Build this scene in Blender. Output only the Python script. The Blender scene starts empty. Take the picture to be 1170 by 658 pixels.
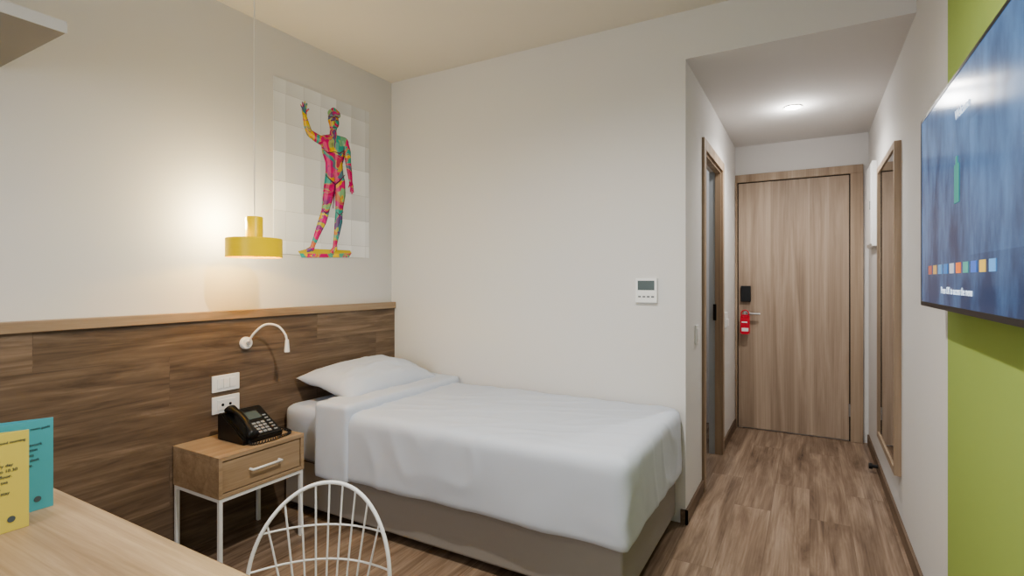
import bpy, bmesh, math, random
from mathutils import Vector, Matrix, noise
random.seed(4)
scene = bpy.context.scene
COL = scene.collection

# ------------------------------------------------------------------ materials
def lin(c):
    def f(v):
        v /= 255.0
        return v/12.92 if v <= 0.04045 else ((v+0.055)/1.055)**2.4
    return (f(c[0]), f(c[1]), f(c[2]), 1)

def newmat(name):
    m = bpy.data.materials.new(name); m.use_nodes = True
    nt = m.node_tree
    return m, nt, nt.nodes['Principled BSDF']

def plain(name, rgb, rough=0.5, metal=0.0, emis=None, estr=0.0, bump=0.0, bscale=200, var=0.03, coat=0, trans=0):
    m, nt, b = newmat(name)
    N = nt.nodes; L = nt.links
    c = lin(rgb)
    tc = N.new('ShaderNodeTexCoord')
    nz = N.new('ShaderNodeTexNoise'); nz.inputs['Scale'].default_value = bscale if bump else 6
    nz.inputs['Detail'].default_value = 4
    L.new(tc.outputs['Object'], nz.inputs['Vector'])
    mx = N.new('ShaderNodeMix'); mx.data_type = 'RGBA'
    mx.inputs['A'].default_value = tuple(v*(1-var) for v in c[:3])+(1,)
    mx.inputs['B'].default_value = tuple(min(1, v*(1+var)) for v in c[:3])+(1,)
    L.new(nz.outputs['Fac'], mx.inputs['Factor'])
    L.new(mx.outputs['Result'], b.inputs['Base Color'])
    b.inputs['Roughness'].default_value = rough
    b.inputs['Metallic'].default_value = metal
    if coat: b.inputs['Coat Weight'].default_value = coat
    if trans: b.inputs['Transmission Weight'].default_value = trans
    if emis:
        b.inputs['Emission Color'].default_value = lin(emis)
        b.inputs['Emission Strength'].default_value = estr
    if bump:
        bp = N.new('ShaderNodeBump'); bp.inputs['Strength'].default_value = bump
        bp.inputs['Distance'].default_value = 0.002
        L.new(nz.outputs['Fac'], bp.inputs['Height']); L.new(bp.outputs['Normal'], b.inputs['Normal'])
    return m

def math_node(nt, op, a, b=None):
    n = nt.nodes.new('ShaderNodeMath'); n.operation = op
    for i, v in enumerate((a, b)):
        if v is None: continue
        if isinstance(v, (int, float)): n.inputs[i].default_value = v
        else: nt.links.new(v, n.inputs[i])
    return n.outputs[0]

def wood(name, dark, mid, light, along='Y', across='X', planks=None, rough=0.45, gs=1.0, var=0.35, mortar=0.55, fine=14.0, stretch=1.1, dist=0.9):
    m, nt, b = newmat(name)
    N = nt.nodes; L = nt.links
    tc = N.new('ShaderNodeTexCoord'); sp = N.new('ShaderNodeSeparateXYZ')
    L.new(tc.outputs['Object'], sp.inputs[0])
    third = [a for a in 'XYZ' if a not in (along, across)][0]
    A, C, T = sp.outputs[along], sp.outputs[across], sp.outputs[third]
    val = None; fac = None
    if planks:
        cv = N.new('ShaderNodeCombineXYZ'); L.new(A, cv.inputs[0]); L.new(C, cv.inputs[1])
        br = N.new('ShaderNodeTexBrick'); L.new(cv.outputs[0], br.inputs['Vector'])
        br.inputs['Scale'].default_value = 1
        br.inputs['Brick Width'].default_value = planks[0]; br.inputs['Row Height'].default_value = planks[1]
        br.inputs['Mortar Size'].default_value = 0.0012
        br.inputs['Color1'].default_value = (0, 0, 0, 1); br.inputs['Color2'].default_value = (1, 1, 1, 1)
        br.inputs['Mortar'].default_value = (.5, .5, .5, 1)
        br.offset = 0.37
        val = math_node(nt, 'MULTIPLY', br.outputs['Color'], 1.0)
        fac = br.outputs['Fac']
    g = N.new('ShaderNodeCombineXYZ')
    a1 = math_node(nt, 'MULTIPLY', A, stretch*gs); c1 = math_node(nt, 'MULTIPLY', C, fine*gs); t1 = math_node(nt, 'MULTIPLY', T, fine*gs)
    if val is not None:
        a1 = math_node(nt, 'ADD', a1, math_node(nt, 'MULTIPLY', val, 17.3))
        c1 = math_node(nt, 'ADD', c1, math_node(nt, 'MULTIPLY', val, 31.7))
    L.new(a1, g.inputs[0]); L.new(c1, g.inputs[1]); L.new(t1, g.inputs[2])
    n1 = N.new('ShaderNodeTexNoise'); n1.inputs['Scale'].default_value = 1.0; n1.inputs['Detail'].default_value = 9
    n1.inputs['Roughness'].default_value = 0.62; n1.inputs['Distortion'].default_value = dist
    L.new(g.outputs[0], n1.inputs['Vector'])
    g2 = N.new('ShaderNodeVectorMath'); g2.operation = 'MULTIPLY'; g2.inputs[1].default_value = (1.8, 9, 9)
    L.new(g.outputs[0], g2.inputs[0])
    n2 = N.new('ShaderNodeTexNoise'); n2.inputs['Scale'].default_value = 1.0; n2.inputs['Detail'].default_value = 3
    L.new(g2.outputs[0], n2.inputs['Vector'])
    f = math_node(nt, 'ADD', math_node(nt, 'MULTIPLY', n1.outputs['Fac'], 0.78), math_node(nt, 'MULTIPLY', n2.outputs['Fac'], 0.22))
    if val is not None:
        f = math_node(nt, 'ADD', f, math_node(nt, 'MULTIPLY', math_node(nt, 'SUBTRACT', val, 0.5), var*0.4))
    rp = N.new('ShaderNodeValToRGB')
    e = rp.color_ramp.elements
    e[0].position = 0.32; e[0].color = lin(dark)
    e[1].position = 0.68; e[1].color = lin(light)
    k = e.new(0.5); k.color = lin(mid)
    L.new(f, rp.inputs[0])
    out = rp.outputs[0]
    if fac is not None:
        mx = N.new('ShaderNodeMix'); mx.data_type = 'RGBA'
        L.new(math_node(nt, 'MULTIPLY', fac, mortar), mx.inputs['Factor'])
        L.new(out, mx.inputs['A']); mx.inputs['B'].default_value = tuple(v*0.35 for v in lin(dark)[:3])+(1,)
        out = mx.outputs['Result']
    L.new(out, b.inputs['Base Color'])
    b.inputs['Roughness'].default_value = rough
    bp = N.new('ShaderNodeBump'); bp.inputs['Strength'].default_value = 0.15; bp.inputs['Distance'].default_value = 0.002
    L.new(f, bp.inputs['Height']); L.new(bp.outputs['Normal'], b.inputs['Normal'])
    return m

M_wall = plain('wall_paint', (218, 216, 214), 0.9, bump=0.08, bscale=120, var=0.01)
M_ceil = plain('ceiling_paint', (222, 216, 205), 0.92, bump=0.05, bscale=120, var=0.01)
M_white = plain('white_plastic', (236, 236, 235), 0.35)
M_whitemetal = plain('white_metal', (232, 232, 230), 0.35)
M_black = plain('black_plastic', (22, 22, 24), 0.35)
M_dark = plain('dark_metal', (40, 38, 36), 0.4, 0.5)
M_steel = plain('brushed_steel', (190, 190, 190), 0.3, 1.0)
M_grey = plain('grey_plastic', (120, 124, 126), 0.5)
M_key = plain('phone_keys', (150, 152, 155), 0.5)
M_lcd = plain('lcd_grey', (88, 100, 100), 0.25)
M_linen = plain('white_linen', (202, 208, 219), 0.95, bump=0.1, bscale=400, var=0.01)
M_sheet = plain('bed_sheet', (198, 205, 217), 0.95, bump=0.1, bscale=400, var=0.01)
M_taupe = plain('taupe_upholstery', (158, 152, 146), 0.9, bump=0.4, bscale=500, var=0.06)
M_yellow = plain('yellow_lacquer', (244, 210, 4), 0.4, var=0.02)
M_yelin = plain('yellow_inner', (240, 190, 10), 0.6, var=0.02)
M_cord = plain('cord_white', (228, 226, 220), 0.6)
M_mirror = plain('mirror_glass', (205, 205, 203), 0.02, 1.0, var=0)
M_tile = plain('bathroom_tile', (170, 176, 182), 0.4)
M_cardY = plain('card_yellow', (216, 202, 106), 0.5)
M_cardT = plain('card_teal', (88, 170, 182), 0.5)
M_ink = plain('print_ink', (80, 94, 100), 0.6)
M_inkw = plain('print_white', (235, 240, 240), 0.6)
M_red = plain('red_tag', (205, 40, 60), 0.5)
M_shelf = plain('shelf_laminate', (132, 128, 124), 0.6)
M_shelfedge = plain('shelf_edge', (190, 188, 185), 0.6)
M_bulb = plain('bulb_glow', (255, 235, 190), 0.4, emis=(255, 205, 90), estr=5)
M_led = plain('downlight_glow', (255, 255, 250), 0.4, emis=(255, 248, 238), estr=70)

M_floor = wood('floor_oak', (90, 74, 62), (138, 118, 101), (172, 152, 134), 'Y', 'X', planks=(1.25, 0.19), rough=0.27, gs=1.0, var=0.2, mortar=.35, stretch=1.3, fine=12, dist=.8)
M_head = wood('headboard_walnut', (84, 69, 57), (116, 98, 82), (148, 129, 111), 'Y', 'Z', planks=(1.35, 0.235), rough=0.5, gs=1.0, var=0.25, mortar=0.25, dist=1.8, fine=11)
M_cap = wood('headboard_cap', (132, 112, 92), (156, 135, 113), (174, 153, 130), 'Y', 'Z', rough=0.5)
M_door = wood('door_oak', (134, 116, 100), (166, 147, 129), (187, 168, 150), 'Z', 'X', planks=(6.0, 0.29), rough=0.5, var=0.2, mortar=0.0, stretch=.7, dist=.6)
M_frame = wood('door_frame_oak', (142, 122, 103), (166, 146, 125), (184, 165, 144), 'Z', 'X', rough=0.5, stretch=.6, dist=.4)
M_frameY = wood('door_frame_oak_side', (136, 116, 97), (160, 140, 119), (178, 159, 138), 'Z', 'Y', rough=0.5, stretch=.6, dist=.4)
M_base = wood('baseboard_walnut', (84, 67, 54), (112, 94, 78), (134, 116, 98), 'Y', 'Z', rough=0.5)
M_night = wood('nightstand_oak', (138, 114, 89), (166, 142, 115), (186, 162, 135), 'Y', 'Z', rough=0.5, dist=.5)
M_desk = wood('desk_oak', (126, 104, 80), (158, 135, 109), (180, 157, 130), 'X', 'Y', rough=0.45, fine=22, dist=.6)

# right wall with painted green band
def right_wall_mat():
    m, nt, b = newmat('wall_paint_green_band')
    N = nt.nodes; L = nt.links
    tc = N.new('ShaderNodeTexCoord'); sp = N.new('ShaderNodeSeparateXYZ'); L.new(tc.outputs['Object'], sp.inputs[0])
    lo = math_node(nt, 'GREATER_THAN', sp.outputs['Y'], 0.75); hi = math_node(nt, 'LESS_THAN', sp.outputs['Y'], 2.29)
    mask = math_node(nt, 'MULTIPLY', lo, hi)
    mx = N.new('ShaderNodeMix'); mx.data_type = 'RGBA'; L.new(mask, mx.inputs['Factor'])
    mx.inputs['A'].default_value = lin((212, 210, 208)); mx.inputs['B'].default_value = lin((154, 175, 94))
    L.new(mx.outputs['Result'], b.inputs['Base Color']); b.inputs['Roughness'].default_value = 0.85
    return m
M_wallR = right_wall_mat()

# ------------------------------------------------------------------ mesh helpers
def empty(name, loc):
    e = bpy.data.objects.new(name, None); e.location = loc; e.empty_display_size = 0.1
    COL.objects.link(e); return e
def attach(o, p):
    if p is not None:
        o.parent = p; o.matrix_parent_inverse = Matrix.Translation(-Vector(p.location))
    return o
def from_bm(name, bm, mat, parent=None, smooth=False):
    me = bpy.data.meshes.new(name); bm.normal_update(); bm.to_mesh(me); bm.free()
    if smooth:
        for p in me.polygons: p.use_smooth = True
    if mat: me.materials.append(mat)
    o = bpy.data.objects.new(name, me); COL.objects.link(o)
    return attach(o, parent)
def bm_box(bm, x0, x1, y0, y1, z0, z1):
    r = bmesh.ops.create_cube(bm, size=1)
    for v in r['verts']:
        v.co = Vector(((x0+x1)/2+v.co.x*(x1-x0), (y0+y1)/2+v.co.y*(y1-y0), (z0+z1)/2+v.co.z*(z1-z0)))
def box(name, x0, x1, y0, y1, z0, z1, mat, parent=None, bev=0.0, seg=2):
    bm = bmesh.new(); bm_box(bm, x0, x1, y0, y1, z0, z1)
    if bev: bmesh.ops.bevel(bm, geom=bm.edges[:], offset=bev, segments=seg, affect='EDGES', profile=0.5)
    return from_bm(name, bm, mat, parent)
def boxes(name, lst, mat, parent=None):
    bm = bmesh.new()
    for b in lst: bm_box(bm, *b)
    return from_bm(name, bm, mat, parent)
def lathe(name, prof, c, mat, parent=None, axis='Z', n=48):
    """prof: list of (radius, height)"""
    bm = bmesh.new(); rings = []
    for r, h in prof:
        ring = []
        for i in range(n):
            a = 2*math.pi*i/n
            p = Vector((r*math.cos(a), r*math.sin(a), h))
            if axis == 'X': p = Vector((p.z, p.x, p.y))
            elif axis == 'Y': p = Vector((p.x, p.z, p.y))
            ring.append(bm.verts.new(p+Vector(c)))
        rings.append(ring)
    for a, b in zip(rings, rings[1:]):
        for i in range(n):
            bm.faces.new((a[i], a[(i+1) % n], b[(i+1) % n], b[i]))
    bmesh.ops.remove_doubles(bm, verts=bm.verts, dist=1e-6)
    bmesh.ops.recalc_face_normals(bm, faces=bm.faces)
    o = from_bm(name, bm, mat, parent, True)
    try: o.data.set_sharp_from_angle(angle=math.radians(40))
    except Exception: pass
    return o
def curve_to_obj(name, cu, mat):
    o = bpy.data.objects.new(name, cu)
    me = o.to_mesh().copy(); o.to_mesh_clear()
    bpy.data.objects.remove(o)
    if not me.materials: me.materials.append(mat)
    o2 = bpy.data.objects.new(name, me); COL.objects.link(o2)
    return o2
def tube(name, pts, r, mat, parent=None, cyclic=False):
    cu = bpy.data.curves.new(name, 'CURVE'); cu.dimensions = '3D'
    cu.bevel_depth = r; cu.bevel_resolution = 3; cu.use_fill_caps = True
    lists = pts if isinstance(pts[0][0], (list, tuple, Vector)) else [pts]
    for P in lists:
        s = cu.splines.new('POLY'); s.points.add(len(P)-1)
        for i, p in enumerate(P): s.points[i].co = (p[0], p[1], p[2], 1)
        s.use_cyclic_u = cyclic
    cu.materials.append(mat)
    o2 = curve_to_obj(name, cu, mat)
    for p in o2.data.polygons: p.use_smooth = True
    return attach(o2, parent)
def smoothpts(P, n=12):
    out = []
    P = [Vector(p) for p in P]
    Q = [P[0]]+P+[P[-1]]
    for i in range(1, len(Q)-2):
        for k in range(n):
            t = k/n
            a, b, c, d = Q[i-1], Q[i], Q[i+1], Q[i+2]
            out.append(0.5*((2*b)+(-a+c)*t+(2*a-5*b+4*c-d)*t*t+(-a+3*b-3*c+d)*t**3))
    out.append(P[-1]); return out
def text(name, s, loc, size, rot, mat, parent, align='LEFT'):
    cu = bpy.data.curves.new(name, 'FONT'); cu.body = s; cu.size = size; cu.align_x = align; cu.extrude = 0.0003
    cu.resolution_u = 3
    cu.materials.append(mat)
    o2 = curve_to_obj(name, cu, mat)
    o2.data.transform(Matrix.Translation(Vector(loc)) @ rot.to_4x4())
    return attach(o2, parent)
ROT_POSX = Matrix(((0, 0, 1), (1, 0, 0), (0, 1, 0)))     # text facing +X, reading towards +Y
ROT_NEGX = Matrix(((0, 0, -1), (-1, 0, 0), (0, 1, 0)))   # text facing -X, reading towards -Y

# ------------------------------------------------------------------ room dimensions
XL, XR, YB, YF, ZC, ZK, XC = -2.65, 0.41, 2.89, 5.04, 2.736, 2.48, -0.575
YR = -2.0
# ------------------------------------------------------------------ bed (built first: cloth meshes are evaluated)
bed = empty('single_bed', (-1.6, 2.4, 0))
BX0, BX1, BY0, BY1 = XL+.05, -.625, 1.96, YB-.012
def soft(name, x0, x1, y0, y1, z0, z1, bev, mat, voxel=.02, disp=.01, dsize=.25, seed=0, hem=0, sm=6, crease=0):
    bm = bmesh.new(); bm_box(bm, x0, x1, y0, y1, z0, z1)
    bmesh.ops.bevel(bm, geom=[ed for ed in bm.edges if max(v.co.z for v in ed.verts) > (z0+z1)/2], offset=bev, segments=5, affect='EDGES', profile=.5)
    o = from_bm(name, bm, mat, bed, True)
    r = o.modifiers.new('remesh', 'REMESH'); r.mode = 'VOXEL'; r.voxel_size = voxel; r.use_smooth_shade = True
    s = o.modifiers.new('smooth', 'SMOOTH'); s.iterations = sm; s.factor = .6
    dg = bpy.context.evaluated_depsgraph_get(); dg.update()
    me = bpy.data.meshes.new_from_object(o.evaluated_get(dg))
    cos = [v.co.copy() for v in me.vertices]; nos = [v.normal.copy() for v in me.vertices]
    for v, c, n in zip(me.vertices, cos, nos):
        q = Vector((c.x/dsize+seed, c.y/dsize, c.z/(dsize*1.6)))
        a = noise.fractal(q, 1.0, 2.0, 3)*disp
        if crease:                       # soft linen ridges running diagonally across the cover
            k = noise.noise(Vector(((c.x+c.y*.6)*2.0+seed, (c.y-c.x*.5)*7, c.z*3)))
            a += crease*(1-min(1, abs(k)*5))
        if hem and c.z < z1-.08:          # vertical folds growing toward the hem
            k = min(1, (z1-.08-c.z)/.25)
            a += hem*k*noise.noise(Vector((c.x*5+seed, c.y*5, c.z*.9)))
        p = c+n*a
        if p.y > YB-.004: p.y = YB-.004
        v.co = p
    for p in me.polygons: p.use_smooth = True
    o.modifiers.clear(); o.data = me
    if not me.materials: me.materials.append(mat)
    return o
soft('mattress', BX0, BX1, BY0-.01, BY1, .305, .595, .035, M_sheet, .022, .003, .3, sm=3)
soft('duvet', -2.2, -.59, 1.905, YB-.006, .275, .622, .05, M_linen, .014, .006, .36, 3.1, .011, sm=4, crease=.005)
soft('duvet_fold', -2.28, -2.03, 1.888, YB-.006, .27, .662, .024, M_linen, .010, .006, .22, 7.7, .012, sm=2, crease=.004)
box('bed_base', BX0, BX1, BY0, BY1, .045, .31, M_taupe, bed, .012, 3)
boxes('base_seam', [(BX0+.02, BX1+.001, BY0-.001, BY0+.01, .296, .30)], M_dark, bed)
for i, (fx, fy) in enumerate([(BX0+.1, BY0+.08), (BX1-.1, BY0+.08), (BX0+.1, BY1-.08), (BX1-.1, BY1-.08), ]):
    lathe('bed_foot_%d' % (i+1), [(0, 0), (.022, 0), (.028, .046), (0, .046)], (fx, fy, 0), M_black, bed, n=20)
def pillow(name, c, a, b, T, rot, mat):
    bm = bmesh.new(); n = 56
    lay = {}
    for s in (1, -1):
        for i in range(n+1):
            for j in range(n+1):
                u = -1+2*i/n; v = -1+2*j/n
                edge = (i in (0, n) or j in (0, n))
                if s == -1 and edge: lay[(s, i, j)] = lay[(1, i, j)]; continue
                t = T*max(0, (1-abs(u)**2.5)*(1-abs(v)**2.5))**.55
                x = a*u*(1-.06*(1-abs(v)**2)); y = b*v*(1-.05*(1-abs(u)**2))
                z = s*t*(.62 if s > 0 else .38)
                wv = noise.fractal(Vector((x*8, y*5, s*3)), 1, 2, 4)*.016*(0.2 + min(1, t/T*1.2))
                lay[(s, i, j)] = bm.verts.new((x, y, z+wv*s))
    for s in (1, -1):
        for i in range(n):
            for j in range(n):
                q = [lay[(s, i, j)], lay[(s, i+1, j)], lay[(s, i+1, j+1)], lay[(s, i, j+1)]]
                if s == -1: q.reverse()
                try: bm.faces.new(q)
                except ValueError: pass
    bmesh.ops.transform(bm, matrix=Matrix.Translation(c) @ rot.to_4x4(), verts=bm.verts)
    return from_bm(name, bm, mat, bed, True)
pillow('pillow', (-2.375, 2.42, .69), .23, .39, .18, Matrix.Rotation(math.radians(10), 3, 'Y') , M_linen)

# ------------------------------------------------------------------ room shell
box('floor', XL-.1, XR+.1, YR-.1, YF+.1, -.1, 0, M_floor)
box('ceiling', XL-.1, XR+.1, YR-.1, YB+.08, ZC, ZC+.1, M_ceil)
box('ceiling_corridor', XC, XR, YB, YF, ZK, ZC, M_wall)
box('ceiling_bathroom', -1.98, XC-.08, YB+.08, YF, ZK, ZC, M_wall)
box('wall_left', XL-.1, XL, YR-.1, YB+.08, 0, ZC, M_wall)
box('wall_back', XL, XC, YB, YB+.08, 0, ZC, M_wall)
boxes('wall_corridor_left', [(XC-.08, XC, YB+.08, 3.44, 0, ZK), (XC-.08, XC, 4.17, YF, 0, ZK), (XC-.08, XC, 3.44, 4.17, 2.11, ZK)], M_wall)
box('wall_corridor_end', -1.98, XR, YF, YF+.1, 0, ZC, M_wall)
box('wall_bathroom', -1.98, -1.9, YB+.08, YF, 0, ZK, M_tile)
box('wall_right', XR, XR+.1, YR-.1, YF+.1, 0, ZC, M_wallR)
boxes('wall_rear', [(XL, -2.0, YR-.1, YR, 0, ZC), (0.0, XR, YR-.1, YR, 0, ZC), (-2.0, 0, YR-.1, YR, 0, .8), (-2.0, 0, YR-.1, YR, 2.4, ZC)], M_wall)
w = empty('window_1', (-1, YR, .8))
boxes('window_frame', [(-2, -1.95, YR-.08, YR-.02, .8, 2.4), (-.05, 0, YR-.08, YR-.02, .8, 2.4), (-1.03, -.97, YR-.08, YR-.02, .8, 2.4),
                       (-2, 0, YR-.08, YR-.02, .8, .86), (-2, 0, YR-.08, YR-.02, 2.34, 2.4)], M_whitemetal, w)
# baseboards
box('baseboard_back', -.6, XC+.012, YB-.012, YB, 0, .075, M_base)
boxes('baseboard_corridor', [(XC, XC+.012, YB-.012, 3.375, 0, .075), (XC, XC+.012, 4.235, YF, 0, .075)], M_base)
box('baseboard_right', XR-.012, XR, YR, YF-.03, 0, .075, M_base)

# ------------------------------------------------------------------ entrance door
d = empty('door_1', (-.14, YF, 0))
box('leaf', -.548, .278, YF-.016, YF, .008, 2.15, M_door, d, .002)
boxes('gap_shadow', [(-.556, -.548, YF-.006, YF, 0, 2.158), (.278, .286, YF-.006, YF, 0, 2.158), (-.556, .286, YF-.006, YF, 2.15, 2.158)], M_dark, d)
box('jamb_left', XC+.002, -.556, YF-.03, YF, 0, 2.158, M_frame, d, .002)
box('jamb_right', .286, .372, YF-.03, YF, 0, 2.158, M_frame, d, .002)
box('head_trim', XC+.002, .372, YF-.03, YF, 2.158, 2.225, M_frame, d, .002)
box('card_reader', -.527, -.447, YF-.04, YF-.016, 1.11, 1.25, M_black, d, .006)
lathe('handle_rose', [(0, -.004), (.026, -.004), (.026, .01), (0, .01)], (-.478, YF-.024, 1.01), M_steel, d, 'Y')
tube('lever_handle', smoothpts([(-.478, YF-.018, 1.01), (-.478, YF-.06, 1.01), (-.46, YF-.068, 1.01), (-.37, YF-.068, 1.008)], 6), .009, M_steel, d)
tg = empty('door_hanger_tag', (-.49, YF-.075, .9))
bm = bmesh.new(); bm_box(bm, -.525, -.45, YF-.082, YF-.079, .83, 1.0)
bmesh.ops.bevel(bm, geom=[e for e in bm.edges if abs(e.verts[0].co.y-e.verts[1].co.y) > .001], offset=.01, segments=3, affect='EDGES')
from_bm('tag_card', bm, M_red, tg)
tube('tag_loop', [(-.488+.03*math.cos(a), YF-.0805, 1.008+.03*math.sin(a)) for a in [i*math.pi/8 for i in range(16)]], .005, M_red, tg, True)
box('tag_print_1', -.515, -.46, YF-.0828, YF-.082, .855, .885, M_inkw, tg)
box('tag_print_2', -.515, -.47, YF-.0828, YF-.082, .93, .94, M_inkw, tg)
tube('hinge', [(.282, YF-.02, .2), (.282, YF-.02, .3)], .008, M_steel, d)

# ------------------------------------------------------------------ bathroom door
d = empty('door_2', (XC, 3.8, 0))
box('trim_near', XC, XC+.016, 3.375, 3.445, 0, 2.11, M_frameY, d, .002)
box('trim_far', XC, XC+.016, 4.165, 4.235, 0, 2.11, M_frameY, d, .002)
box('trim_head', XC, XC+.016, 3.375, 4.235, 2.11, 2.178, M_frameY, d, .002)
boxes('door_lining', [(XC-.04, XC, 3.44, 3.455, 0, 2.11), (XC-.04, XC, 4.155, 4.17, 0, 2.11), (XC-.04, XC, 3.455, 4.155, 2.095, 2.11)], M_frameY, d)
boxes('door_stop_strip', [(XC-.082, XC-.04, 4.158, 4.17, 0, 2.11)], M_tile, d)
box('strike_plate', XC-.052, XC-.03, 4.150, 4.156, 1.00, 1.12, M_dark, d)
box('leaf_open', XC-.80, XC-.095, 3.46, 3.50, .01, 2.09, M_frameY, d, .002)
tube('leaf_handle', smoothpts([(XC-.74, 3.50, 1.0), (XC-.74, 3.55, 1.0), (XC-.72, 3.56, 1.0), (XC-.63, 3.56, 1.0)], 6), .008, M_steel, d)

def switch_plate(name, x0, x1, y0, y1, z0, z1):
    e = empty(name, ((x0+x1)/2, (y0+y1)/2, (z0+z1)/2))
    box('plate', x0, x1, y0, y1, z0, z1, M_white, e, .003)
    return e
e = switch_plate('light_switch', XC, XC+.01, 3.14, 3.22, .93, 1.04)
box('rocker', XC+.01, XC+.014, 3.155, 3.205, .95, 1.02, M_white, e, .001)
e = switch_plate('key_card_switch', XC, XC+.02, 4.31, 4.40, .93, 1.05)
box('slot', XC+.02, XC+.03, 4.325, 4.385, .945, 1.0, M_white, e, .002)

# electrical cabinet on right wall
e = empty('electrical_cabinet', (XR-.02, 4.62, 1.84))
box('cabinet_body', XR-.03, XR, 4.45, 4.80, 1.54, 2.14, M_white, e, .003)
box('cabinet_door', XR-.036, XR-.03, 4.465, 4.785, 1.555, 2.125, M_white, e, .002)
box('cabinet_latch', XR-.040, XR-.036, 4.48, 4.50, 1.80, 1.86, M_grey, e, .001)

# mirror
e = empty('wall_mirror', (XR-.015, 3.68, 1.15))
Y0, Y1, Z0, Z1 = 3.33, 4.14, .29, 2.02
boxes('mirror_frame', [(XR-.03, XR, Y0, Y0+.035, Z0, Z1), (XR-.03, XR, Y1-.035, Y1, Z0, Z1), (XR-.03, XR, Y0+.035, Y1-.035, Z0, Z0+.035), (XR-.03, XR, Y0+.035, Y1-.035, Z1-.035, Z1)], M_frameY, e)
box('mirror_pane', XR-.024, XR-.002, Y0+.035, Y1-.035, Z0+.035, Z1-.035, M_mirror, e)

# door stop
e = empty('door_stop', (XR-.05, 4.28, .04))
lathe('stop_rod', [(0, 0), (.012, 0), (.012, -.03), (.02, -.03), (.02, -.05), (0, -.05)], (XR-.012, 4.28, .045), M_black, e, 'X', 20)

# recessed downlights
def downlight(loc, name='recessed_downlight'):
    e = empty(name, loc)
    lathe('bezel', [(.045, 0), (.058, 0), (.058, -.006), (.045, -.006), (.045, 0)], loc, M_white, e)
    lathe('lens', [(0, -.003), (.045, -.003)], loc, M_led, e)
    return e
downlight((-.10, 4.05, ZK))
downlight((-.70, 1.25, ZC)); downlight((-1.4, -.6, ZC))

# ------------------------------------------------------------------ headboard panelling
e = empty('headboard', (XL+.02, .8, 0))
box('headboard_panel', XL+.001, XL+.03, YR+.002, YB-.002, 0, 1.098, M_head, e)
box('headboard_cap', XL+.001, XL+.045, YR+.002, YB-.002, 1.098, 1.142, M_cap, e, .002)

# ------------------------------------------------------------------ nightstand
ns = empty('nightstand', (-2.43, 1.585, 0))
NX0, NX1, NY0, NY1 = XL+.035, -2.25, 1.363, 1.808
box('top_board', NX0, NX1, NY0, NY1, .498, .518, M_night, ns, .002)
box('bottom_board', NX0, NX1, NY0, NY1, .335, .352, M_night, ns, .002)
box('side_near', NX0, NX1, NY0, NY0+.018, .352, .498, M_night, ns, .001)
box('side_far', NX0, NX1, NY1-.018, NY1, .352, .498, M_night, ns, .001)
box('back_board', NX0, NX0+.01, NY0+.018, NY1-.018, .352, .498, M_night, ns)
box('drawer_front', NX1-.022, NX1-.006, NY0+.021, NY1-.021, .356, .494, M_night, ns, .0015)
tube('drawer_handle', [(NX1-.006, 1.515, .425), (NX1+.018, 1.515, .425), (NX1+.018, 1.665, .425), (NX1-.006, 1.665, .425)], .006, M_whitemetal, ns)
lg = []
t = .016
for lx in (NX0+.004, NX1-t-.004):
    for ly in (NY0+.004, NY1-t-.004):
        lg.append((lx, lx+t, ly, ly+t, 0, .335))
for ly in (NY0+.004, NY1-t-.004): lg.append((NX0+.004+t, NX1-t-.004, ly, ly+t, .318, .334))
for lx in (NX0+.004, NX1-t-.004): lg.append((lx, lx+t, NY0+t+.004, NY1-t-.004, .318, .334))
boxes('metal_legs', lg, M_whitemetal, ns)

# ------------------------------------------------------------------ telephone
ph = empty('desk_telephone', (-2.42, 1.62, .518))
def prism(name, prof, y0, y1, mat, parent, bev=.003):   # prof (x,z)
    bm = bmesh.new()
    a = [bm.verts.new((x, y0, z)) for x, z in prof]; b = [bm.verts.new((x, y1, z)) for x, z in prof]
    bm.faces.new(a); bm.faces.new(b[::-1])
    n = len(prof)
    for i in range(n): bm.faces.new((a[i], b[i], b[(i+1) % n], a[(i+1) % n]))
    bmesh.ops.recalc_face_normals(bm, faces=bm.faces)
    if bev: bmesh.ops.bevel(bm, geom=bm.edges[:], offset=bev, segments=2, affect='EDGES')
    return from_bm(name, bm, mat, parent)
PZ = .5185; DYP = .025
prism('phone_body', [(-2.53, PZ), (-2.32, PZ), (-2.315, PZ+.022), (-2.50, PZ+.13), (-2.53, PZ+.125)], 1.50+DYP, 1.71+DYP, M_black, ph, .005)
nvec = Vector((.108, 0, .185)).normalized(); dvec = Vector((-.185, 0, .108)).normalized()
org = Vector((-2.315, 0, PZ+.022))
def on_face(s0, s1, y0, y1, h, lift=0):
    bm = bmesh.new()
    r = bmesh.ops.create_cube(bm, size=1)
    for v in r['verts']:
        s = (s0+s1)/2+v.co.x*(s1-s0); y = (y0+y1)/2+v.co.y*(y1-y0)+DYP; k = lift+h*(v.co.z+.5)
        p = org+dvec*s+nvec*k; v.co = Vector((p.x, y, p.z))
    return bm
bm = bmesh.new()
for r_ in range(4):
    for c_ in range(3):
        b2 = on_face(.022+r_*.021, .036+r_*.021, 1.592+c_*.024, 1.610+c_*.024, .004)
        me = bpy.data.meshes.new('t'); b2.to_mesh(me); b2.free(); bm.from_mesh(me)
for r_ in range(6):
    b2 = on_face(.022+r_*.022, .030+r_*.022, 1.674, 1.692, .004)
    me = bpy.data.meshes.new('t'); b2.to_mesh(me); b2.free(); bm.from_mesh(me)
from_bm('keypad', bm, M_key, ph)
from_bm('display', on_face(.125, .180, 1.585, 1.665, .003), M_lcd, ph)
from_bm('handset_cradle', on_face(.01, .19, 1.512, 1.568, .006), M_black, ph)
P = []
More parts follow.
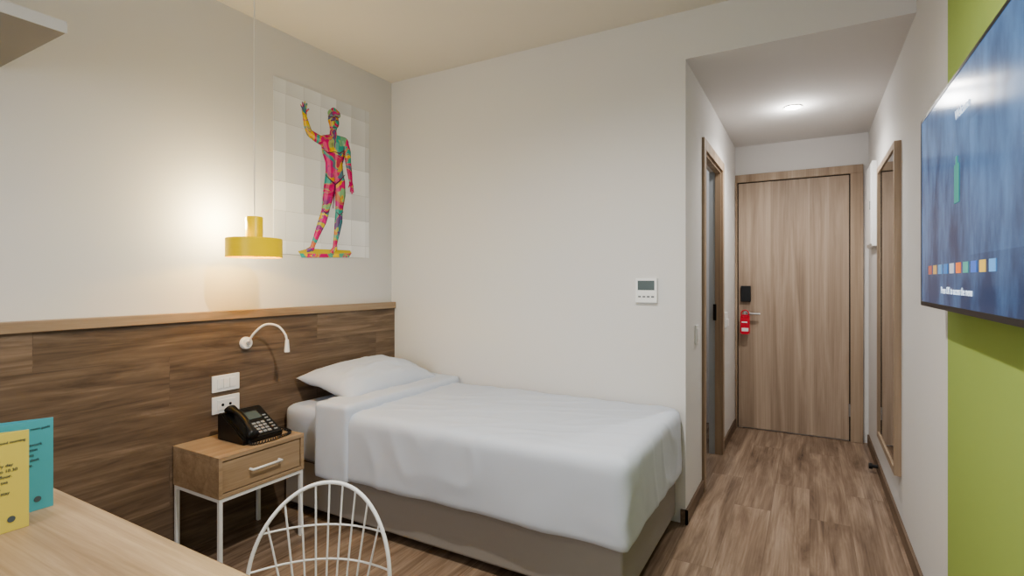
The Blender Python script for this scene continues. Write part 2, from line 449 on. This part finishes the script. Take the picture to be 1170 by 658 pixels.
for i in range(15):
    s = i/14; lift = .024+.022*math.sin(math.pi*s)
    p = org+dvec*(.0+.215*s)+nvec*lift; P.append((p.x, 1.54+DYP, p.z))
bm = bmesh.new(); rings = []
for i, p in enumerate(P):
    s = i/14; endw = max(0, 1-min(s, 1-s)/.22)
    w2 = .017+.012*endw; h2 = .011+.012*endw
    ring = []
    for k in range(16):
        a = 2*math.pi*k/16
        ring.append(bm.verts.new(Vector(p)+Vector((0, 1, 0))*w2*math.cos(a)+nvec*(h2*math.sin(a)-.006*endw)))
    rings.append(ring)
for a, b in zip(rings, rings[1:]):
    for k in range(16): bm.faces.new((a[k], a[(k+1) % 16], b[(k+1) % 16], b[k]))
bm.faces.new(rings[0]); bm.faces.new(rings[-1][::-1])
bmesh.ops.recalc_face_normals(bm, faces=bm.faces)
from_bm('handset', bm, M_black, ph, True)
path = smoothpts([(-2.33, 1.55, PZ+.022), (-2.29, 1.55, PZ+.008), (-2.27, 1.62, PZ+.008), (-2.28, 1.70, PZ+.008), (-2.30, 1.765, PZ+.008), (-2.37, 1.785, PZ+.008), (-2.44, 1.775, PZ+.008)], 40)
coil = []
for i, p in enumerate(path):
    a = i*.9
    coil.append((p.x+.0055*math.cos(a), p.y+.003*math.sin(a), p.z+.0055*math.sin(a)))
tube('coiled_cord', coil, .0022, M_black, ph)

# ------------------------------------------------------------------ sockets and reading lamp
XP = XL+.031
e = empty('light_switch.001', (XP, 1.62, .772))
box('plate', XP, XP+.009, 1.548, 1.693, .73, .815, M_white, e, .003)
for i in range(3): box('rocker_%d' % (i+1), XP+.009, XP+.013, 1.572+i*.033, 1.602+i*.033, .748, .797, M_white, e, .0015)
e = empty('power_socket', (XP, 1.62, .665))
box('plate', XP, XP+.009, 1.548, 1.693, .62, .708, M_white, e, .003)
box('socket_insert', XP+.009, XP+.012, 1.572, 1.668, .637, .69, M_white, e, .0015)
for yy in (1.60, 1.64): lathe('pin_hole', [(0, 0), (.007, 0), (.007, .001), (0, .001)], (XP+.0121, yy, .663), M_black, e, 'X', 16)
e = empty('reading_lamp', (XP, 1.73, .973))
lathe('lamp_base', [(0, 0), (.033, 0), (.033, .014), (.028, .02), (0, .02)], (XP, 1.73, .965), M_white, e, 'X')
lathe('lamp_knob', [(0, .02), (.01, .02), (.01, .034), (0, .034)], (XP, 1.73, .965), M_steel, e, 'X', 20)
tube('gooseneck', smoothpts([(XP+.02, 1.735, .97), (XP+.05, 1.75, 1.02), (XP+.09, 1.785, 1.062), (XP+.135, 1.825, 1.055), (XP+.165, 1.85, 1.01), (XP+.17, 1.858, .965)], 10), .006, M_white, e)
lathe('lamp_head', [(0, .055), (.009, .055), (.011, .03), (.014, -.005), (.014, -.012), (0, -.012)], (XP+.17, 1.858, .925), M_white, e, n=24)

# ------------------------------------------------------------------ pendant lamp
PX, PY, RS = -2.38, 1.62, .128
e = empty('pendant_lamp', (PX, PY, 1.41))
lathe('shade', [(.042, 1.505), (RS-.003, 1.505), (RS, 1.502), (RS, 1.412), (RS-.0025, 1.412), (RS-.0025, 1.498), (.042, 1.498)], (PX, PY, 0), M_yellow, e, n=72)
lathe('shade_inner', [(.04, 1.4975), (RS-.003, 1.4955), (RS-.0028, 1.413)], (PX, PY, 0), M_yelin, e, n=72)
lathe('neck', [(0, 1.612), (.036, 1.612), (.039, 1.608), (.039, 1.503), (.041, 1.498)], (PX, PY, 0), M_yellow, e)
lathe('bulb', [(0, 1.455), (.022, 1.458), (.032, 1.470), (.028, 1.483), (.015, 1.498)], (PX, PY, 0), M_bulb, e, n=24)
tube('cable', [(PX, PY, 1.61), (PX, PY, ZC-.02)], .0035, M_cord, e)
lathe('ceiling_canopy', [(0, ZC-.03), (.045, ZC-.03), (.05, ZC-.025), (.05, ZC), (0, ZC)], (PX, PY, 0), M_white, e)

# ------------------------------------------------------------------ statue poster
ps = empty('statue_poster', (XL+.003, 2.29, 1.95))
def poster_mat():
    m, nt, b = newmat('poster_print'); N = nt.nodes; L = nt.links
    tc = N.new('ShaderNodeTexCoord'); sp = N.new('ShaderNodeSeparateXYZ'); L.new(tc.outputs['Object'], sp.inputs[0])
    cv = N.new('ShaderNodeCombineXYZ'); L.new(sp.outputs['Y'], cv.inputs[0]); L.new(sp.outputs['Z'], cv.inputs[1])
    br = N.new('ShaderNodeTexBrick'); L.new(cv.outputs[0], br.inputs['Vector'])
    br.inputs['Scale'].default_value = 1; br.inputs['Brick Width'].default_value = .25; br.inputs['Row Height'].default_value = .17
    br.inputs['Mortar Size'].default_value = .0015; br.offset = .5
    br.inputs['Color1'].default_value = lin((224, 225, 228)); br.inputs['Color2'].default_value = lin((250, 251, 253)); br.inputs['Mortar'].default_value = lin((214, 214, 216))
    fr = math_node(nt, 'FRACT', math_node(nt, 'DIVIDE', sp.outputs['Z'], .17))
    fr2 = math_node(nt, 'FRACT', math_node(nt, 'DIVIDE', sp.outputs['Y'], .125))
    k = math_node(nt, 'ADD', .84, math_node(nt, 'MULTIPLY', math_node(nt, 'ADD', fr, fr2), .11))
    vm = N.new('ShaderNodeVectorMath'); vm.operation = 'SCALE'; L.new(br.outputs['Color'], vm.inputs[0]); L.new(k, vm.inputs['Scale'])
    L.new(vm.outputs[0], b.inputs['Base Color']); b.inputs['Roughness'].default_value = .6
    return m
def statue_mat(name, lo, pale):
    m, nt, b = newmat(name); N = nt.nodes; L = nt.links
    tc = N.new('ShaderNodeTexCoord')
    nz = N.new('ShaderNodeTexNoise'); nz.inputs['Scale'].default_value = 9; nz.inputs['Detail'].default_value = 2
    L.new(tc.outputs['Object'], nz.inputs['Vector'])
    sc = N.new('ShaderNodeVectorMath'); sc.operation = 'SCALE'; sc.inputs['Scale'].default_value = .2; L.new(nz.outputs['Color'], sc.inputs[0])
    ad = N.new('ShaderNodeVectorMath'); L.new(tc.outputs['Object'], ad.inputs[0]); L.new(sc.outputs[0], ad.inputs[1])
    mp = N.new('ShaderNodeMapping'); mp.inputs['Rotation'].default_value = (.55, 0, 0); mp.inputs['Scale'].default_value = (0, 17, 26)
    mp.inputs['Location'].default_value = (0, 3.4, 1.2)
    L.new(ad.outputs[0], mp.inputs['Vector'])
    vo = N.new('ShaderNodeTexVoronoi'); vo.feature = 'SMOOTH_F1'; vo.inputs['Scale'].default_value = 1.0; vo.inputs['Smoothness'].default_value = .25
    L.new(mp.outputs[0], vo.inputs['Vector'])
    sp = N.new('ShaderNodeSeparateXYZ'); L.new(vo.outputs['Color'], sp.inputs[0])
    rp = N.new('ShaderNodeValToRGB'); rp.color_ramp.interpolation = 'LINEAR'
    cols = [(226, 30, 130), (210, 20, 110), (240, 165, 40), (240, 210, 40), (40, 165, 160), (120, 50, 140), (228, 40, 140), (205, 20, 105), (225, 210, 50), (60, 175, 160)]
    el = rp.color_ramp.elements
    el[0].color = lin(cols[0]); el[0].position = 0
    el[1].color = lin(cols[1]); el[1].position = .22
    for i, c in enumerate(cols[2:]):
        k = el.new(.30+.075*i); k.color = lin(c)
    L.new(sp.outputs[0], rp.inputs[0])
    n4 = N.new('ShaderNodeTexNoise'); n4.inputs['Scale'].default_value = 24; n4.inputs['Detail'].default_value = 1
    L.new(tc.outputs['Object'], n4.inputs['Vector'])
    k = math_node(nt, 'ADD', lo, math_node(nt, 'MULTIPLY', n4.outputs['Fac'], .6))
    vm = N.new('ShaderNodeVectorMath'); vm.operation = 'SCALE'; L.new(rp.outputs[0], vm.inputs[0]); L.new(k, vm.inputs['Scale'])
    mx = N.new('ShaderNodeMix'); mx.data_type = 'RGBA'; mx.inputs['Factor'].default_value = pale
    L.new(vm.outputs[0], mx.inputs['A']); mx.inputs['B'].default_value = (1, .95, .95, 1)
    L.new(mx.outputs['Result'], b.inputs['Base Color']); b.inputs['Roughness'].default_value = .6
    return m
M_poster = poster_mat(); M_line = plain('statue_print_line', (110, 20, 84), .6)
M_plinth = plain('plinth_print', (214, 190, 60), .6, var=.3)
box('poster_sheet', XL+.001, XL+.004, 1.92, 2.661, 1.452, 2.46, M_poster, ps)
def pt(px, py):      # poster artwork measured on the print -> wall metres
    s = (px-312)/109.0
    y = 1.92+.741*s-.146*s*(1-s); dd = 1.308+.8697*y
    return y, 1.3+(320-py)/599*dd, dd/599
off = [0]
def stroke(bm, seq, grow=1.3, dx=0, dy=0):
    X = XL+.0045
    pr = None
    for (px, py, r) in seq:
        y, z, k = pt(px+dx*r, py+dy*r); r = r*k*grow
        off[0] += 1; xo = X+off[0]*.000006
        vs = [bm.verts.new((xo, y+r*math.cos(a), z+r*math.sin(a))) for a in [i*math.pi/9 for i in range(18)]]
        bm.faces.new(vs)
        if pr:
            y0, z0, r0 = pr; ddx, dz = y-y0, z-z0; l = math.hypot(ddx, dz)
            if l > abs(r-r0)+1e-6:
                nx, nz = -dz/l, ddx/l; off[0] += 1; xo = X+off[0]*.000006
                bm.faces.new([bm.verts.new((xo, *q)) for q in ((y0+nx*r0, z0+nz*r0), (y0-nx*r0, z0-nz*r0), (y-nx*r, z-nz*r), (y+nx*r, z+nz*r))])
        pr = (y, z, r)
BODY = [
 [(380, 133, 5.4), (380.5, 139, 6.2), (380, 145.5, 4.2)], [(377, 130, 3.2), (381, 128.5, 4.0), (385, 131, 3.2)],
 [(380, 146, 3.4), (380, 156, 4.0)], [(368, 161, 4.5), (380, 158.5, 4), (393, 163, 4.5)],
 [(373, 165, 6.6), (375, 174, 7.2), (377.5, 186, 6), (378, 198, 6.4), (377, 208, 6.3)],
 [(387, 166, 6.6), (386, 175, 7.2), (384.5, 186, 6), (385, 198, 6.4), (387, 208, 6.3)],
 [(367, 161, 4.2), (360, 157, 4), (353, 152, 3.5), (350, 143, 3.2), (347.5, 132, 2.1)], [(347.5, 131, 2.4), (347, 126, 2.5)],
 [(393, 163, 4.2), (396, 173, 3.9), (397, 186, 3.3), (398.5, 196, 2.9), (400, 208, 2.0)], [(400, 209, 2.2), (401, 213, 2.1)],
 [(377, 207, 6.4), (374.5, 222, 5.9), (372, 236, 4.4), (371, 242, 4.1), (368, 252, 4.3), (362, 267, 3.0), (357.5, 279, 2.2), (356, 284, 2.4), (351, 286, 1.8)],
 [(387, 207, 6.4), (388, 222, 5.9), (387, 236, 4.4), (386.5, 243, 4.0), (386, 253, 4.3), (384, 267, 3.1), (382, 279, 2.2), (382, 284, 2.6), (378, 288, 2.0)],
 [(382, 206, 8), (382, 211, 5)]]
FINGERS = [[(345.5, 125, 1.0), (343, 120, .8)], [(346.3, 124, 1.0), (345, 117, .8)], [(347.5, 124, 1.0), (347.5, 116.5, .8)], [(348.6, 124.5, 1.0), (350, 118.5, .8)], [(349, 128, 1.0), (352, 125, .8)],
 [(400, 213, .9), (399.5, 219, .8)], [(401, 213, .9), (401.2, 221, .8)], [(402, 213, .9), (402.8, 219.5, .8)], [(399, 210, .9), (397.3, 214, .7)]]
def finish(name, bm, mat):
    for f in bm.faces:
        f.normal_update()
        if f.normal.x < 0: f.normal_flip()
    return from_bm(name, bm, mat, ps)
M_s1 = statue_mat('statue_print_dark', .22, 0.0); M_s2 = statue_mat('statue_print_mid', .70, 0.0); M_s3 = statue_mat('statue_print_pale', .85, .12)
bm = bmesh.new()
for s in BODY: stroke(bm, s, 1.32)
finish('statue_figure', bm, M_s1)
bm = bmesh.new()
for s in BODY: stroke(bm, s, 1.15, -.12, -.05)
for s in FINGERS: stroke(bm, s, 1.05)
finish('statue_figure_midtone', bm, M_s2)
bm = bmesh.new()
for s in BODY[:1]+BODY[4:7]+BODY[8:9]+BODY[10:12]: stroke(bm, s, .40, -.42, -.1)
finish('statue_figure_highlight', bm, M_s3)
bm = bmesh.new()
bm.faces.new([bm.verts.new((XL+.00445, *pt(*q)[:2])) for q in ((340, 287), (352, 284), (399, 286), (401, 289), (376, 290), (342, 290))])
finish('plinth_top', bm, M_plinth)
bm = bmesh.new()
bm.faces.new([bm.verts.new((XL+.00448, *pt(*q)[:2])) for q in ((342, 289.5), (376, 290), (401, 289), (398, 294), (344, 294))])
finish('plinth_front', bm, M_s2)
bm = bmesh.new(); off[0] = 420
for seq in ([(369, 171, .3), (374, 175, .6), (380.5, 173.5, .4)], [(381, 173.5, .4), (387, 175.5, .6), (392, 172, .3)], [(381, 176, .4), (381, 198, .3)],
            [(371, 200, .4), (378, 207, .7), (382, 211, .8)], [(393, 200, .4), (387, 207, .7), (382, 211, .8)],
            [(382, 211, 1.0), (381, 222, .7), (379.5, 238, .5)], [(368, 240, .3), (371, 244, .6), (375, 241, .3)], [(383, 242, .3), (387, 246, .6), (391, 242, .3)],
            [(377, 138, .5), (379, 138, .4)], [(383, 138, .5), (385, 138, .4)], [(381, 138, .3), (381.5, 142, .4)], [(379, 145.5, .4), (383, 145.5, .4)],
            [(392, 168, .5), (391.5, 182, .7)], [(374, 133, .4), (378, 134, .6), (385, 134, .6)]):
    stroke(bm, seq, 1.0)
finish('statue_modelling_lines', bm, M_line)

# ------------------------------------------------------------------ thermostat
e = empty('thermostat', (-.781, YB-.01, 1.24))
box('thermostat_body', -.842, -.722, YB-.02, YB, 1.175, 1.31, M_white, e, .004)
box('thermostat_display', -.828, -.736, YB-.0215, YB-.02, 1.245, 1.297, M_lcd, e)
for i in range(4): box('thermostat_button_%d' % (i+1), -.825+i*.024, -.81+i*.024, YB-.0225, YB-.02, 1.205, 1.213, M_grey, e)

# ------------------------------------------------------------------ television
tv = empty('wall_television', (XR-.06, 1.70, 1.53))
TY0, TY1, TZ0, TZ1, TX = 1.14, 2.245, 1.215, 1.838, .33
box('tv_chassis', TX+.004, TX+.045, TY0, TY1, TZ0, TZ1, M_black, tv, .004)
boxes('tv_bezel', [(TX, TX+.006, TY0, TY1, TZ0, TZ0+.014), (TX, TX+.006, TY0, TY1, TZ1-.009, TZ1), (TX, TX+.006, TY0, TY0+.009, TZ0, TZ1), (TX, TX+.006, TY1-.009, TY1, TZ0, TZ1)], M_black, tv)
box('tv_mount', TX+.045, XR, 1.5, 1.9, 1.35, 1.7, M_dark, tv)
def screen_mat():
    m, nt, b = newmat('tv_screen'); N = nt.nodes; L = nt.links
    tc = N.new('ShaderNodeTexCoord'); sp = N.new('ShaderNodeSeparateXYZ'); L.new(tc.outputs['Object'], sp.inputs[0])
    mp = N.new('ShaderNodeMapping'); mp.inputs['Scale'].default_value = (1, 6, 2.4)
    L.new(tc.outputs['Object'], mp.inputs['Vector'])
    nz = N.new('ShaderNodeTexNoise'); nz.inputs['Scale'].default_value = 1.7; nz.inputs['Detail'].default_value = 6; nz.inputs['Roughness'].default_value = .6
    L.new(mp.outputs[0], nz.inputs['Vector'])
    g = math_node(nt, 'MULTIPLY', math_node(nt, 'SUBTRACT', sp.outputs['Z'], 1.52), .45)
    blk = math_node(nt, 'MULTIPLY', math_node(nt, 'LESS_THAN', sp.outputs['Y'], 1.62), math_node(nt, 'MULTIPLY', math_node(nt, 'GREATER_THAN', sp.outputs['Z'], 1.36), math_node(nt, 'LESS_THAN', sp.outputs['Z'], 1.68)))
    f = math_node(nt, 'ADD', math_node(nt, 'ADD', nz.outputs['Fac'], g), math_node(nt, 'MULTIPLY', blk, .07))
    rp = N.new('ShaderNodeValToRGB'); el = rp.color_ramp.elements
    el[0].position = .33; el[0].color = lin((30, 58, 98)); el[1].position = .74; el[1].color = lin((90, 132, 178))
    L.new(f, rp.inputs[0])
    b.inputs['Base Color'].default_value = (.01, .01, .015, 1); b.inputs['Roughness'].default_value = .15
    b.inputs['Specular IOR Level'].default_value = .2
    L.new(rp.outputs[0], b.inputs['Emission Color']); b.inputs['Emission Strength'].default_value = .95
    return m
box('tv_screen', TX+.001, TX+.004, TY0+.009, TY1-.009, TZ0+.014, TZ1-.009, screen_mat(), tv)
M_ui = plain('screen_text', (200, 215, 235), .5, emis=(210, 225, 240), estr=1.0)
text('screen_title', 'Welcome', (TX, 1.76, 1.715), .036, ROT_NEGX, M_ui, tv)
text('screen_hint', 'Press OK to access the menu', (TX, 1.93, 1.262), .028, ROT_NEGX, M_ui, tv)
uic = [(150, 90, 80), (170, 140, 90), (90, 130, 170), (70, 110, 160), (160, 165, 175), (200, 110, 60), (80, 140, 130), (70, 100, 170), (190, 160, 80), (90, 140, 190)]
for i, c in enumerate(uic):
    mm = plain('screen_icon_%d' % (i+1), c, .5, emis=c, estr=.8)
    y1 = 2.11-i*.072
    box('screen_icon_%d' % (i+1), TX-.0004, TX+.001, y1-.045, y1, 1.318, 1.345, mm, tv)
mm = plain('screen_green', (60, 130, 120), .5, emis=(50, 120, 115), estr=.6)
boxes('screen_tower', [(TX-.0003, TX+.001, 1.72, 1.77, 1.50, 1.60), (TX-.0003, TX+.001, 1.735, 1.755, 1.60, 1.62)], mm, tv)

# ------------------------------------------------------------------ desk
dk = empty('writing_desk', (-1.7, .28, 0))
DX0, DX1, DY0, DY1 = XL+.05, -.80, -.05, .61
box('desk_top', DX0, DX1, DY0, DY1, .715, .75, M_desk, dk, .003)
lg = []
for lx in (DX0+.03, DX1-.30):
    for ly in (DY0+.03, DY1-.10): lg.append((lx, lx+.035, ly, ly+.035, 0, .715))
    lg.append((lx, lx+.035, DY0+.065, DY1-.10, .68, .715))
boxes('desk_legs', lg, M_whitemetal, dk)

# leaflets on desk
def leaflet(name, x, y0, y1, mat, head, lines):
    e = empty(name, (x, (y0+y1)/2, .751))
    bm = bmesh.new(); h = .215
    t = .0015
    fr = [(x, y0), (x, y1), (x-t, y1), (x-t, y0)]
    re = [(x-t, y1), (x-.045, y0+.005), (x-.045-t, y0+.005), (x-2*t, y1)]
    for q in (fr, re):
        lo = [bm.verts.new((p[0], p[1], .7505)) for p in q]; hi = [bm.verts.new((p[0], p[1], .7505+h)) for p in q]
        bm.faces.new(lo[::-1]); bm.faces.new(hi)
        for i in range(4): bm.faces.new((lo[i], lo[(i+1) % 4], hi[(i+1) % 4], hi[i]))
    bmesh.ops.recalc_face_normals(bm, faces=bm.faces)
    from_bm('card', bm, mat, e)
    text('heading', head, (x+.0006, y1-.006, .7505+h-.022), .008, ROT_POSX, M_ink, e, 'RIGHT')
    for i, s in enumerate(lines):
        text('line_%d' % (i+1), s, (x+.0006, y0+.012, .7505+h-.060-i*.012), .0095, ROT_POSX, M_ink, e)
    bm = bmesh.new()
    vs = [bm.verts.new((x+.0007, y1-.03+.007*math.cos(a), .777+.007*math.sin(a))) for a in [i*math.pi/8 for i in range(16)]]
    bm.faces.new(vs); from_bm('logo_dot', bm, M_ink, e)
leaflet('yellow_leaflet', -1.52, .383, .487, M_cardY, 'good morning', ['Breakfast is', 'served every day', 'from 7.00 to 10.30', 'on ground floor.', 'Coffee and tea', 'all day long.', 'Enjoy your stay'])
leaflet('teal_leaflet', -1.605, .457, .560, M_cardT, 'room guide', ['Wireless network', 'and information', 'for our guests', 'at the front desk', 'day and night.'])

# shelf above desk
e = empty('wall_shelf', (-2.37, .2, 2.1))
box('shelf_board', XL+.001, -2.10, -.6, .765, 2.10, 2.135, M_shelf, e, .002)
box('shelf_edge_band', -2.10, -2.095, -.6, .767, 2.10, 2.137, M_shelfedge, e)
box('shelf_led_profile', XL+.18, XL+.21, -.5, .70, 2.085, 2.10, M_shelfedge, e)

# ------------------------------------------------------------------ wire chair
ch = empty('wire_chair', (-1.0, .82, 0))
C = Vector((-1.155, 1.0, 0)); th = math.radians(32)
rv = Vector((math.cos(th), math.sin(th), 0)); fv = Vector((math.sin(th), -math.cos(th), 0))
HW, ZT, ZS = .185, .732, .45
def bp_(lat, z):
    return C+rv*lat+fv*(.08*(lat/.2)**2-.12*(z-.45))+Vector((0, 0, z))
def hoop_z(lat):
    k = min(1, abs(lat)/HW); return .50+(ZT-.50)*(1-k**2.1)**(1/2.1)
hoop = [bp_(-HW*.92, ZS), ]
for i in range(41):
    a = math.pi-math.pi*i/40
    lat = HW*math.copysign(abs(math.cos(a))**(2/2.1), math.cos(a)); z = .50+(ZT-.50)*abs(math.sin(a))**(2/2.1)
    hoop.append(bp_(lat, z))
hoop.append(bp_(HW*.92, ZS))
tube('back_hoop', hoop, .0055, M_whitemetal, ch)
vw = []
for i in range(9):
    lat = -.15+.0375*i; zt = hoop_z(lat); seg = []
    for k in range(11):
        t = k/10; z = ZS+(zt-ZS)*t; seg.append(bp_(lat*(.72+.28*t), z))
    vw.append(seg)
tube('back_uprights', vw, .0028, M_whitemetal, ch)
hw = []
for z, w_ in ((.53, .183), (.62, .166)):
    hw.append([bp_(-w_+2*w_*k/24, z) for k in range(25)])
tube('back_crossbars', hw, .0028, M_whitemetal, ch)
def sp_(lat, f):
    dip = -.02*(1-(lat/.22)**2)
    return C+rv*lat+fv*f+Vector((0, 0, ZS+dip*math.sin(math.pi*min(1, max(0, f/.42)))))
ring = []
for i in range(48):
    a = 2*math.pi*i/48
    ca, sa = math.cos(a), math.sin(a)
    ring.append(C+rv*.20*math.copysign(abs(ca)**.7, ca)+fv*(.19+.18*math.copysign(abs(sa)**.7, sa))+Vector((0, 0, ZS)))
tube('seat_ring', ring, .0055, M_whitemetal, ch, True)
sw = []
for i in range(9):
    lat = -.16+.04*i; sw.append([sp_(lat, .02+.34*k/12) for k in range(13)])
for i in range(5):
    f = .05+.07*i; sw.append([sp_(-.19+.38*k/12, f) for k in range(13)])
tube('seat_wires', sw, .0028, M_whitemetal, ch)
for i, (sl, sf, bl, bf) in enumerate([(-.16, .05, -.20, -.02), (.16, .05, .20, -.02), (-.16, .33, -.19, .37), (.16, .33, .19, .37)]):
    tube('leg_%d' % (i+1), [C+rv*sl+fv*sf+Vector((0, 0, ZS-.004)), C+rv*bl+fv*bf+Vector((0, 0, .008))], .008, M_whitemetal, ch)

# ------------------------------------------------------------------ lights
def area(name, loc, rot, sx, sy, power, color):
    l = bpy.data.lights.new(name, 'AREA'); l.shape = 'RECTANGLE'; l.size = sx; l.size_y = sy; l.energy = power; l.color = color
    o = bpy.data.objects.new(name, l); o.location = loc; o.rotation_euler = rot; COL.objects.link(o); return o
def point(name, loc, power, color, r=.03):
    l = bpy.data.lights.new(name, 'POINT'); l.energy = power; l.color = color; l.shadow_soft_size = r
    o = bpy.data.objects.new(name, l); o.location = loc; COL.objects.link(o); return o
def spot(name, loc, power, color, ang, blend=.6, r=.04):
    l = bpy.data.lights.new(name, 'SPOT'); l.energy = power; l.color = color; l.shadow_soft_size = r; l.spot_size = math.radians(ang); l.spot_blend = blend
    o = bpy.data.objects.new(name, l); o.location = loc; COL.objects.link(o); return o
area('window_daylight', (-1.0, YR+.02, 1.6), (math.radians(90), 0, 0), 1.9, 1.5, 30, (.94, .97, 1.0))
spot('room_downlight_light', (-.70, 1.25, ZC-.02), 150, (1, .975, .935), 160, .85, .03)
spot('room_downlight_light.001', (-1.4, -.6, ZC-.02), 28, (1, .96, .9), 165, 1.0, .1)
spot('corridor_downlight_light', (-.10, 4.05, ZK-.02), 64, (1, .975, .94), 155, .8, .05)
point('corridor_ceiling_fill', (-.10, 4.05, ZK-.09), 4.5, (1, .97, .93), .04)  # extra point added under the downlight to brighten the ceiling around it
point('pendant_bulb_light', (PX, PY, 1.445), 4.5, (1, .60, .0), .012)
point('pendant_wall_fill', (PX-.10, PY-.03, 1.60), 13, (1, .83, .48), .03)  # point added outside the shade, behind the neck, for the wall glow
point('bathroom_light', (-1.3, 4.2, 2.2), 12, (.9, .95, 1), .1)
wd = bpy.data.worlds.new('world'); scene.world = wd; wd.use_nodes = True
wd.node_tree.nodes['Background'].inputs[0].default_value = (.75, .85, 1, 1); wd.node_tree.nodes['Background'].inputs[1].default_value = .8

# ------------------------------------------------------------------ camera
cam = bpy.data.cameras.new('camera'); cam.sensor_fit = 'HORIZONTAL'; cam.sensor_width = 36; cam.lens = 36*599/1170
cam.shift_y = -9/1170; cam.clip_start = .02
co = bpy.data.objects.new('camera', cam); co.location = (0, 0, 1.3); co.rotation_euler = (math.radians(90), 0, math.atan(340/599))
COL.objects.link(co); scene.camera = co
scene.view_settings.view_transform = 'AgX'
try: scene.view_settings.look = 'AgX - Medium High Contrast'
except Exception: pass
scene.view_settings.exposure = -0.05
